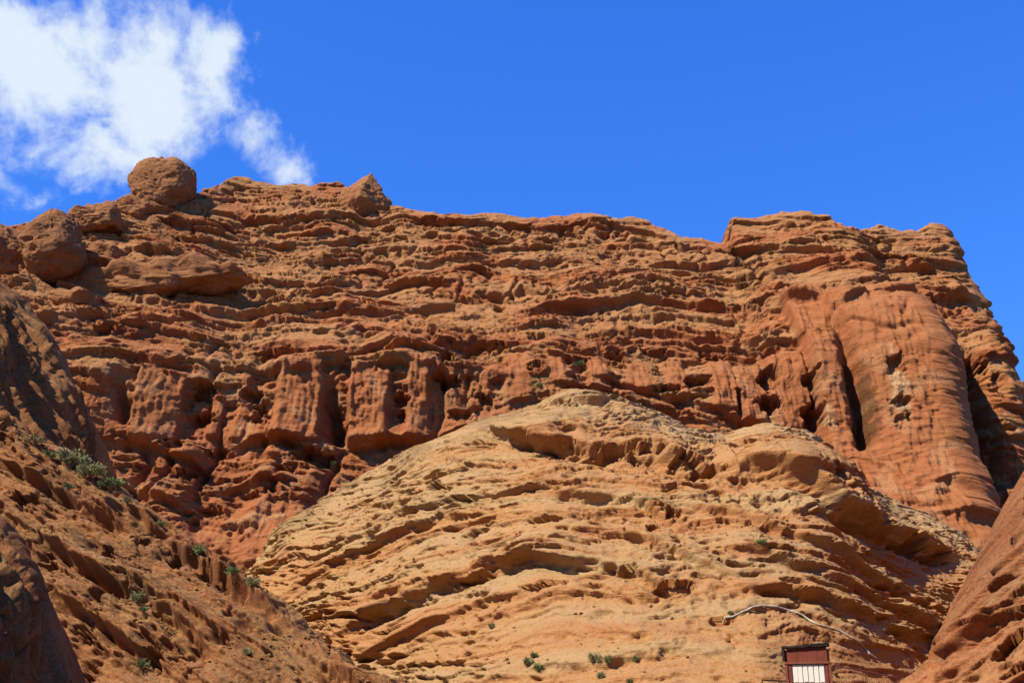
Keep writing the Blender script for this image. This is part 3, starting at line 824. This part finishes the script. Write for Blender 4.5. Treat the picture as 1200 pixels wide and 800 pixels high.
# ------------------------------------------------------------------ free rocks
def make_rock(name, u, v, ru, rv, Y, depth, seed, label, cat, mat=RED, sub=6, bulk=0.22, beds=0.10, power=2.4, tilt=0.0, shape=None, tanv=0.3, dust=0.5, varn=0.2, group=None, facets=16, tip=0.0):
    c = at(u, v, Y)
    s = np.linalg.norm((c - CAM)) / FPX
    bm = bmesh.new()
    bmesh.ops.create_icosphere(bm, subdivisions=sub, radius=1.0)
    me = bpy.data.meshes.new(name)
    bm.to_mesh(me); bm.free()
    n = len(me.vertices)
    co = np.empty(n * 3, f32); me.vertices.foreach_get('co', co); S = co.reshape(n, 3).astype(float)
    # rounder or boxier body
    k = (np.abs(S) ** power).sum(-1) ** (1 / power)
    Q = S / k[:, None]
    rg = np.random.default_rng(seed)
    for _ in range(facets):
        nv = rg.normal(0, 1, 3); nv /= np.linalg.norm(nv)
        over = np.maximum(0, Q @ nv - rg.uniform(0.72, 0.98))
        Q = Q - over[:, None] * nv * 0.85
    if shape is not None:
        Q = shape(Q)
    rad = np.array((ru * s, depth, rv * s))
    ct, st_ = math.cos(tilt), math.sin(tilt)
    W = Q * rad
    W = np.stack((W[:, 0] * ct - W[:, 2] * st_, W[:, 1], W[:, 0] * st_ + W[:, 2] * ct), -1)
    r = float(min(rad))
    nrm = S / rad; nrm /= np.linalg.norm(nrm, axis=1, keepdims=True)
    nrm = np.stack((nrm[:, 0] * ct - nrm[:, 2] * st_, nrm[:, 1], nrm[:, 0] * st_ + nrm[:, 2] * ct), -1)
    A = W + seed * 3.7
    d = bulk * r * perlin3(A / (r * 1.1), seed) + 0.4 * bulk * r * perlin3(A / (r * 0.45), seed + 5)
    hh = (W[:, 2] + 0.12 * r * perlin3(A / (r * 0.8), seed + 9)).astype(f32)
    xx = (W[:, 0] * 0.8 + W[:, 1] * 0.6).astype(f32)
    d = d + beds * 2.2 * strata(xx, hh, r * 0.34, seed + 20, 3.0, 0.2) + beds * 2.0 * strata(xx, hh, r * 0.13, seed + 30, 4.0, 0.2)
    an = np.arctan2(W[:, 1], W[:, 0]).astype(f32) * r
    d = d - 0.11 * r * pockets(an, hh, r * 0.5, r * 0.34, seed + 40, 0.4) - 0.06 * r * pockets(an, hh, r * 0.2, r * 0.13, seed + 44, 0.5)
    d = d + 0.03 * r * perlin3(A / (r * 0.09), seed + 50) + 0.018 * r * perlin3(A / (r * 0.04), seed + 51)
    d = d * (1 - tip * sst(0.25, 0.8, Q[:, 2]))
    W = W + nrm * d[:, None]
    me.vertices.foreach_set('co', W.astype(f32).reshape(-1))
    for key, val in (('tan', tanv), ('dusty', dust), ('crust', 0.12), ('varnish', varn)):
        a_ = me.attributes.new(key, 'FLOAT', 'POINT')
        a_.data.foreach_set('value', np.full(n, val, f32))
    me.polygons.foreach_set('use_smooth', np.ones(len(me.polygons), bool))
    me.update()
    o = link(name, me, mat)
    o.location = c
    tag(o, label, cat, group)
    return o

def cy(u, v, off=0.0):
    return float(cliff_point(u, v)[1]) + off

def head(Q):
    Q = Q.copy()
    f = 1 - 0.25 * sst(0.1, -0.9, Q[:, 2]) * (Q[:, 0] > 0) - 0.22 * sst(0.1, -0.9, Q[:, 2])
    Q[:, 0] *= f
    return Q

def cone(Q):
    Q = Q.copy()
    Q[:, 0] = Q[:, 0] + 0.16 * Q[:, 2]                         # peak leans, one flank steeper
    Q[:, 0] *= np.where((Q[:, 0] > 0.1) & (Q[:, 2] > 0), 0.85, 1.0)
    return Q

Yr = cy(190, 250)
make_rock('balanced_boulder', 191, 223, 37, 36, Yr + 2, 4.2, 11, 'big round boulder balanced on the cliff rim, with hollows like a worn face', 'boulder', power=2.5, bulk=.16, beds=.06, shape=head, tanv=.35, facets=0)
make_rock('rock_slab', 170, 250, 34, 13, Yr + 0.5, 3.6, 12, 'thick brown slab jutting out under the round boulder', 'rock', power=3.0, bulk=.25, tilt=-.08)
make_rock('rock_pillar', 183, 277, 14, 20, Yr - 1.0, 2.6, 13, 'stubby square pillar of rock holding up the slab', 'rock', power=4.5, bulk=.2)
make_rock('boulder', 62, 290, 32, 38, cy(62, 300) - 6, 4.4, 14, 'large egg-shaped brown boulder with dark stains leaning on a broad rock mass', 'boulder', power=2.3, bulk=.2, tilt=.25, varn=.35, tanv=.2, facets=2)
make_rock('rock_mass', -6, 300, 46, 32, cy(10, 300) - 1, 5.0, 15, 'broad lumpy red rock mass at the edge of the rim behind the egg-shaped boulder', 'rock', power=2.8, bulk=.25)
make_rock('rim_block', 112, 262, 34, 20, cy(112, 265) - 1, 4.0, 16, 'long rounded red block on the rim between the egg-shaped and round boulders', 'rock', power=3.2, bulk=.28, tilt=.10)
make_rock('rock_slab', 183, 333, 122, 22, cy(185, 335) - 1.2, 4.6, 17, 'long log-like slab of red rock lying across the ledges below the boulders', 'rock', power=3.0, bulk=.36, beds=.14, tilt=.09, sub=6, dust=.7)
make_rock('rock_lump', 92, 352, 26, 14, cy(92, 352) - 1.5, 3.0, 18, 'small rounded lump of red rock tucked under the end of the log-like slab', 'rock', power=2.8, bulk=.3)
make_rock('rock_lump', 126, 303, 26, 16, cy(126, 303) - 1.0, 3.0, 24, 'rounded red lump lying above the log-like slab, beside a dark shadowed hollow', 'rock', power=2.8, bulk=.3)
make_rock('pointed_crag', 426, 249, 44, 52, cy(434, 245) + 0.5, 5.0, 19, 'sharp pointed crag of red rock standing up from the cliff rim', 'rock', power=1.1, bulk=.17, beds=.10, shape=cone, facets=0, tip=0.5)

build_spur('shaded_bluff',
    [(50, 575, 73), (-30, 490, 70), (-110, 400, 66), (-190, 300, 64), (-280, 190, 64)],
    [(122, 560, 84), (112, 530, 84), (100, 490, 84), (72, 432, 84), (45, 385, 84), (20, 352, 84), (0, 338, 84), (-60, 270, 84), (-130, 180, 84)],
    170, 150, 12, 0.0, 1.0, BROWN, 800, (-1.0, 0.1, 0.1), [], [], amp=1.3, fall=6, run=12, blocky=0.8)
build_spur('shadow_bluff',
    [(-60, 930, 26), (-80, 840, 26), (-110, 740, 26), (-150, 640, 26), (-190, 560, 26)],
    [(90, 880, 40), (78, 815, 40), (66, 760, 40), (46, 710, 40), (20, 660, 40), (-5, 622, 40), (-60, 560, 40)],
    150, 130, 12, 0.0, 1.0, BROWN, 850, (-1.0, 0.1, 0.1), [], [], amp=0.9, fall=4, run=6, blocky=0.8)

# ------------------------------------------------------------------ finding places on finished surfaces
def surf(P, u, v):
    U_, V_, F_ = project(P)
    d = (U_ - u) ** 2 + (V_ - v) ** 2
    m = d < max(4.0, d.min() * 1.5)
    k = np.argmin(np.where(m, F_, 1e9))
    return P.reshape(-1, 3)[k].copy()

# ------------------------------------------------------------------ shrubs
LEAF = simple_material('sage_leaf', (0.23, 0.22, 0.085), 0.8, 0.35, 3.0)
LEAF2 = simple_material('green_leaf', (0.15, 0.185, 0.055), 0.75, 0.35, 3.0)
TWIG = simple_material('twig', (0.20, 0.14, 0.085), 0.9, 0.3, 20.0)

def make_shrub(P, u, v, wpx, hpx, seed, label, mat=LEAF, dens=1.0):
    base = surf(P, u, v)
    s = np.linalg.norm(base - CAM) / FPX
    rng = np.random.default_rng(seed)
    r, hgt = wpx * s / 2, hpx * s
    root = empty('shrub', base - np.array((0, 0, 0.05)))
    tag(root, label, 'shrub', 'shrubs scattered over the rock')
    nst = 16
    V, F = [], []
    tips = []
    for i in range(nst):
        a = rng.uniform(0, 2 * np.pi); rr = r * math.sqrt(rng.uniform(0, 1)) * 0.85
        tip = np.array((math.cos(a) * rr, math.sin(a) * rr, hgt * rng.uniform(0.45, 0.95) * (1 - 0.35 * (rr / r) ** 2)))
        mid = tip * 0.5 + np.array((0, 0, hgt * 0.08))
        tips.append((mid, tip))
        w = 0.012 + 0.02 * r
        for p0, p1, w0, w1 in ((np.zeros(3), mid, w, w * .7), (mid, tip, w * .7, w * .3)):
            b = len(V)
            for pp, ww in ((p0, w0), (p1, w1)):
                for k in range(3):
                    V.append(pp + ww * np.array((math.cos(k * 2.094), math.sin(k * 2.094), 0)))
            for k in range(3):
                F.append((b + k, b + (k + 1) % 3, b + 3 + (k + 1) % 3, b + 3 + k))
    me = bpy.data.meshes.new('stems'); me.from_pydata([tuple(x) for x in V], [], F)
    link('stems', me, TWIG, root)
    nl = int((420 + 900 * min(1, wpx / 40)) * dens)
    V, F = [], []
    lw = 0.55 * s + 0.012 * r
    for i in range(nl):
        mid, tip = tips[rng.integers(nst)]
        c = mid + (tip - mid) * rng.uniform(0.1, 1.05) + rng.normal(0, 1, 3) * np.array((r, r, hgt)) * 0.11
        c[2] = max(c[2], 0.02)
        dr = np.array((c[0] * 1.2, c[1] * 1.2, hgt * 0.7)) + rng.normal(0, 0.45, 3) * (r + hgt) / 2
        dr /= np.linalg.norm(dr)
        sd = np.cross(dr, rng.normal(0, 1, 3)); sd /= np.linalg.norm(sd) + 1e-9
        L_ = lw * rng.uniform(2.2, 5.0)
        b = len(V)
        V += [c - sd * lw * .35, c + sd * lw * .35, c + dr * L_ * .55 + sd * lw * .5, c + dr * L_, c + dr * L_ * .55 - sd * lw * .5]
        F.append((b, b + 1, b + 2, b + 3, b + 4))
    me = bpy.data.meshes.new('foliage'); me.from_pydata([tuple(x) for x in V], [], F)
    link('foliage', me, mat, root)
    return root

shrubs = [
    (leftP, 82, 546, 50, 22, 'largest grey-green bush at the foot of the dark bluff', LEAF, 1.6),
    (leftP, 106, 558, 38, 18, 'spreading grey-green bush on the ridge, just below the largest bush', LEAF, 1.3),
    (leftP, 128, 572, 34, 16, 'low green shrub trailing down the ridge beyond the two big bushes', LEAF2, 1.0),
    (leftP, 40, 520, 26, 10, 'thin dry tuft on the ridge above the largest bush', LEAF, .6),
    (leftP, 14, 503, 22, 9, 'low dry grass tuft high on the ridge under the dark bluff', LEAF, .6),
    (leftP, 60, 534, 20, 10, 'short grass tuft squeezed beside the largest bush', LEAF2, .6),
    (leftP, 150, 588, 16, 8, 'sparse tuft on the ridge just past the trailing shrub', LEAF, .5),
    (leftP, 232, 648, 26, 14, 'bright green shrub alone on the left ridge line', LEAF2, 1.0),
    (leftP, 188, 614, 12, 7, 'tiny green tuft on the ridge between the trailing and the lone shrub', LEAF2, .5),
    (leftP, 270, 674, 20, 11, 'small green shrub on the ridge where it meets the tan hill', LEAF2, .8),
    (leftP, 293, 688, 26, 14, 'pale sage shrub on the ridge against the tan hill', LEAF, .9),
    (leftP, 162, 706, 20, 16, 'sage shrub on the open face of the left slope', LEAF, .8),
    (leftP, 166, 716, 12, 8, 'little green tuft right under the sage shrub on the slope face', LEAF2, .5),
    (leftP, 165, 782, 20, 13, 'green tuft low on the face of the left slope', LEAF2, .7),
    (leftP, 290, 765, 14, 8, 'faint dry tuft on the gravelly part of the left slope', LEAF, .5),
    (leftP, 82, 572, 14, 8, 'small tuft in a crack under the big bushes', LEAF2, .5),
    (hillP, 618, 779, 13, 13, 'yellowish green shrub on the tan apron, one of a close trio', LEAF, .8),
    (hillP, 626, 769, 12, 8, 'small shrub at the top of the close trio on the tan apron', LEAF2, .5),
    (hillP, 630, 785, 16, 10, 'bluish green shrub at the bottom of the close trio', LEAF2, .8),
    (hillP, 695, 777, 19, 18, 'twiggy half-dry shrub beside a bright green one', LEAF, .7),
    (hillP, 713, 778, 14, 14, 'bright green shrub beside the twiggy half-dry one', LEAF2, 1.0),
    (hillP, 745, 774, 10, 9, 'small green shrub next to a round pock hole', LEAF2, .7),
    (hillP, 704, 793, 11, 10, 'sage tuft below the twiggy shrub', LEAF, .6),
    (hillP, 737, 799, 8, 8, 'green tuft at the foot of the apron below the small shrub', LEAF2, .6),
    (hillP, 574, 735, 14, 8, 'small sage tuft on the ledges above the apron', LEAF, .6),
    (hillP, 892, 637, 16, 8, 'flat green cushion plant in the dip of the tan beds', LEAF2, .6),
    (hillP, 856, 718, 8, 5, 'tiny green plant beside the end of the pale hose', LEAF2, .5),
    (cliffP, 680, 430, 16, 8, 'green cushion plant on the red ledges above the tan crest', LEAF2, .6),
    (cliffP, 632, 452, 12, 6, 'small green plant on the red wall left of the tan crest', LEAF2, .5),
    (cliffP, 750, 476, 10, 6, 'small grey-green plant in the gap just behind the tan crest', LEAF, .5),
    (cliffP, 392, 546, 10, 8, 'small green plant in the shadowed hollow of the red wall', LEAF2, .5),
]
for k, (P, u, v, w, hh, lab, mt, dn) in enumerate(shrubs):
    make_shrub(P, u, v, w * 0.88, hh * 0.88, 900 + k, lab, mt, dn)

# ------------------------------------------------------------------ loose stones lying on the slopes
def scatter_stones(name, P, n, seed, lo, hi, mat, keep):
    rng = np.random.default_rng(seed)
    Nn = normals(P); Nn = np.where(Nn[..., 2:] < 0, -Nn, Nn)
    U_, V_, _f = project(P)
    ok = np.flatnonzero((Nn[..., 2] > 0.62) & keep(U_, V_))
    pick = rng.choice(ok, n)
    bm = bmesh.new(); bmesh.ops.create_icosphere(bm, subdivisions=1, radius=1.0)
    bv = np.array([v.co[:] for v in bm.verts]); bf = np.array([[v.index for v in f.verts] for f in bm.faces]); bm.free()
    size = lo + (hi - lo) * rng.random(n) ** 3.5
    pos = P.reshape(-1, 3)[pick] + rng.normal(0, .04, (n, 3))
    sc = size[:, None, None] * rng.uniform(0.6, 1.25, (n, 1, 3)) * np.array((1.15, 1.0, 0.7))
    a = rng.uniform(0, 6.28, n)
    V = bv[None] * (1 + rng.uniform(-.25, .25, (n, len(bv), 1))) * sc
    ca, sa = np.cos(a)[:, None], np.sin(a)[:, None]
    V = np.stack((V[..., 0] * ca - V[..., 1] * sa, V[..., 0] * sa + V[..., 1] * ca, V[..., 2]), -1) + pos[:, None, :]
    F = bf[None] + (np.arange(n) * len(bv))[:, None, None]
    me = bpy.data.meshes.new(name)
    me.from_pydata(V.reshape(-1, 3).tolist(), [], F.reshape(-1, 3).tolist())
    for key, val in (('tan', .5), ('dusty', .6), ('crust', .2), ('varnish', .2)):
        a_ = me.attributes.new(key, 'FLOAT', 'POINT')
        a_.data.foreach_set('value', np.full(len(me.vertices), val, f32))
    o = link(name, me, mat)
    tag(o, kind='stuff')
    return o
tag(scatter_stones('loose_stones', hillP, 2600, 31, 0.03, 0.15, TAN, lambda u, v: (v > 520) & (perlin(u / 90, v / 30, 5) > -0.1)), 'loose tan stones and grit strewn over the layered hill', 'stones')
tag(scatter_stones('loose_stones', leftP, 2000, 32, 0.03, 0.16, BROWN, lambda u, v: (v > 480) & (perlin(u / 70, v / 40, 6) > -0.1)), 'loose brown stones and grit strewn over the left slope', 'stones')

# ------------------------------------------------------------------ pale hose on the slope
HOSE = simple_material('chalky_hose', (0.36, 0.32, 0.25), 0.85, 0.3, 6.0, rust=(0.29, 0.18, 0.09), rust_at=(0.5, 0.62))
def build_hose():
    px = [(846, 729), (852, 724), (862, 720), (872, 717), (882, 711), (895, 708), (908, 710), (925, 714), (940, 721), (955, 729), (970, 734), (985, 738), (998, 746), (1010, 753), (1016, 761), (1022, 767), (1029, 771)]
    pts = []
    for i in range(len(px) - 1):
        for t in np.linspace(0, 1, 4, endpoint=False):
            u = px[i][0] * (1 - t) + px[i + 1][0] * t; v = px[i][1] * (1 - t) + px[i + 1][1] * t
            pts.append(surf(hillP, u, v))
    pts = np.array(pts)
    for _ in range(2):
        pts[1:-1] = (pts[:-2] + 2 * pts[1:-1] + pts[2:]) / 4
    V, F = [], []
    ns = 8
    for i, p in enumerate(pts):
        tg = pts[min(i + 1, len(pts) - 1)] - pts[max(i - 1, 0)]
        tg /= np.linalg.norm(tg)
        s1 = np.cross(tg, (0, 0, 1)); s1 /= np.linalg.norm(s1)
        s2 = np.cross(s1, tg)
        r = 0.045
        for k in range(ns):
            a = 2 * math.pi * k / ns
            V.append(tuple(p + np.array((0, -0.05, 0.03)) + r * (math.cos(a) * s1 + math.sin(a) * s2)))
        if i:
            b = (i - 1) * ns
            F += [(b + k, b + (k + 1) % ns, b + ns + (k + 1) % ns, b + ns + k) for k in range(ns)]
    me = bpy.data.meshes.new('hose'); me.from_pydata(V, [], F)
    me.polygons.foreach_set('use_smooth', np.ones(len(me.polygons), bool))
    tag(link('hose', me, HOSE), 'pale chalky hose snaking over the slope above the red hut', 'hose')
build_hose()

# ------------------------------------------------------------------ red hut with its railing
HRED = simple_material('rusty_red_paint', (0.15, 0.032, 0.014), 0.6, 0.3, 3.0, rust=(0.26, 0.16, 0.10), rust_at=(0.63, 0.70))
HDARK = simple_material('tarred_sheet', (0.022, 0.016, 0.012), 0.9, 0.3, 4.0, rust=(0.12, 0.09, 0.06), rust_at=(0.64, 0.72))
HPOST = simple_material('red_post', (0.17, 0.046, 0.020), 0.65, 0.3, 6.0, rust=(0.26, 0.17, 0.11), rust_at=(0.62, 0.70))
HWHITE = simple_material('white_painted_slat', (0.62, 0.57, 0.46), 0.6, 0.06, 5.0, rust=(0.5, 0.42, 0.34), rust_at=(0.68, 0.74))

def box_mesh(name, lo, hi, bev=0.008):
    bm = bmesh.new()
    bmesh.ops.create_cube(bm, size=1.0)
    for v in bm.verts:
        v.co = Vector([lo[k] + (v.co[k] + 0.5) * (hi[k] - lo[k]) for k in range(3)])
    if bev:
        bmesh.ops.bevel(bm, geom=bm.edges[:], offset=bev, segments=1, affect='EDGES')
    me = bpy.data.meshes.new(name); bm.to_mesh(me); bm.free()
    return me

def build_hut():
    Y = 44.0
    o = at(922, 800, Y)                               # front left corner at the picture's foot
    s = float(project(o)[2]) / FPX                    # metres per pixel
    ox, oz = o[0], o[2]
    gz = -2.0                                         # floor below
    root = empty('red_hut', (ox, Y, oz + gz), R(-17))
    tag(root, 'small rusty red hut with tarred roof and white slatted panel', 'hut')
    def px(a): return (a - 922) * s
    def pz(b): return (800 - b) * s * 1.02 - gz
    def part(name, u0, u1, v0, v1, y0, y1, mat, bev=0.008):
        return link(name, box_mesh(name, (px(u0), y0, pz(v1)), (px(u1), y1, pz(v0)), bev), mat, root)
    W = 1.7                                           # depth of the hut
    part('upper_panel', 924.5, 970.5, 760.6, 777, 0.03, 0.08, HRED)
    for i in range(1, 4):                             # sheet joints
        part('panel_seam', 924.5 + i * 11.5 - .3, 924.5 + i * 11.5 + .3, 762.5, 776.8, 0.018, 0.028, HRED, 0)
    part('beam', 921, 974.5, 777, 779.2, -0.05, 0.06, HPOST)
    part('post', 921.5, 924.6, 779.3, 850, -0.03, 0.08, HPOST)
    part('post', 925.4, 929, 779.3, 850, 0.0, 0.08, HRED)
    part('post', 966.5, 970.4, 779.3, 850, 0.0, 0.08, HRED)
    part('post', 971, 974, 779.3, 850, -0.03, 0.08, HPOST)
    part('sill', 929, 966.5, 800.2, 802.4, -0.03, 0.07, HPOST)
    part('lower_panel', 929.1, 966.4, 802.5, 850, 0.02, 0.08, HRED)
    part('side_wall', 922.2, 923.4, 763, 850, 0.085, W, HRED)
    part('side_wall', 970.6, 971.8, 763, 850, 0.085, W, HRED)
    part('back_wall', 923.5, 970.5, 763, 850, W - 0.05, W, HRED)
    wp = link('white_panel', box_mesh('white_panel', (px(929.2), 0.06, pz(800)), (px(966.3), 0.075, pz(779.4)), 0), HWHITE, root)
    w = (965.3 - 930.2) / 6.0
    rng = random.Random(3)
    for i in range(6):
        a = 930.2 + i * w + 0.35
        me = box_mesh('slat', (px(a), 0.022, pz(799.4 + rng.uniform(-.5, .6))), (px(a + w - 0.7), 0.050, pz(780.0 + rng.uniform(-.25, .35))), 0.006)
        me.transform(Matrix.Rotation(rng.uniform(-.012, .012), 4, 'Y'))
        sl_ = link('slat', me, HWHITE, wp)
    # roof: two warped sheets, higher on the right
    def sheet(name, u0, u1, za, zb, y0, y1, th, mat):
        n = 12
        V, F = [], []
        for j in range(2):
            for k in range(2):
                for i in range(n):
                    t = i / (n - 1)
                    z = pz(za) * (1 - t) + pz(zb) * t + 0.012 * math.sin(i * 2.1 + j) + (0.10 if j == 1 else 0)
                    V.append((px(u0) * (1 - t) + px(u1) * t, (y0, y1)[j], z + th * k))
        I = lambda j, k, i: (j * 2 + k) * n + i
        for i in range(n - 1):
            F += [(I(0, 0, i), I(0, 0, i + 1), I(0, 1, i + 1), I(0, 1, i)), (I(0, 1, i), I(0, 1, i + 1), I(1, 1, i + 1), I(1, 1, i)),
                  (I(1, 1, i), I(1, 1, i + 1), I(1, 0, i + 1), I(1, 0, i)), (I(1, 0, i), I(1, 0, i + 1), I(0, 0, i + 1), I(0, 0, i))]
        F += [(I(0, 0, 0), I(0, 1, 0), I(1, 1, 0), I(1, 0, 0)), (I(0, 0, n - 1), I(1, 0, n - 1), I(1, 1, n - 1), I(0, 1, n - 1))]
        me = bpy.data.meshes.new(name); me.from_pydata(V, [], F)
        return link(name, me, mat, root)
    roof = sheet('roof', 919, 972.5, 761.6, 759.6, -0.08, W + 0.12, 0.08, HDARK)
    b = sheet('roof_sheet', 946, 973, 759.2, 757.4, -0.10, W + 0.1, 0.05, HDARK)
    b.parent = roof
    part('roof_gap_shade', 919.2, 922.0, 761.8, 775, -0.06, 0.5, HDARK)  # dark box standing in for the shade in the gap under the roof
    # railing that runs off to the right, dipping with the slope
    rail = empty('railing', (0, 0, 0))
    tag(rail, 'thin rusty red railing with upright bars running off from the hut', 'railing')
    A = np.array(at(975.5, 778.8, Y - 0.35)); B = np.array(at(1052, 793.5, Y + 1.2))
    def bar(name, p0, p1, r, mat, par):
        d = Vector(p1) - Vector(p0)
        bm = bmesh.new()
        bmesh.ops.create_cone(bm, cap_ends=True, segments=6, radius1=r, radius2=r, depth=d.length)
        bm.transform(Matrix.Translation((Vector(p0) + Vector(p1)) / 2) @ d.to_track_quat('Z', 'Y').to_matrix().to_4x4())
        me = bpy.data.meshes.new(name); bm.to_mesh(me); bm.free()
        return link(name, me, mat, par)
    bar('rail', A, B, 0.028, HPOST, rail)
    nbar = 26
    for i in range(1, nbar):
        p = A + (B - A) * i / nbar
        bar('upright', p, p - np.array((0, 0, 1.6)), 0.0065, HPOST, rail)
    for t in (0.5, 1.0):
        p = A + (B - A) * t
        bar('post', p + np.array((0, 0, .03)), p - np.array((0, 0, 2.2)), 0.03, HPOST, rail)
    hr = empty('handrail', (0, 0, 0))
    tag(hr, 'short weathered brown rail ending at the left post of the hut', 'railing')
    A2 = np.array(at(893, 796.3, Y + 0.1)); B2 = np.array(at(921.5, 797.6, Y))
    bar('rail', A2, B2, 0.03, HDARK, hr)
    bar('post', A2 + np.array((0, 0, .03)), A2 - np.array((0, 0, 1.8)), 0.03, HPOST, hr)
build_hut()
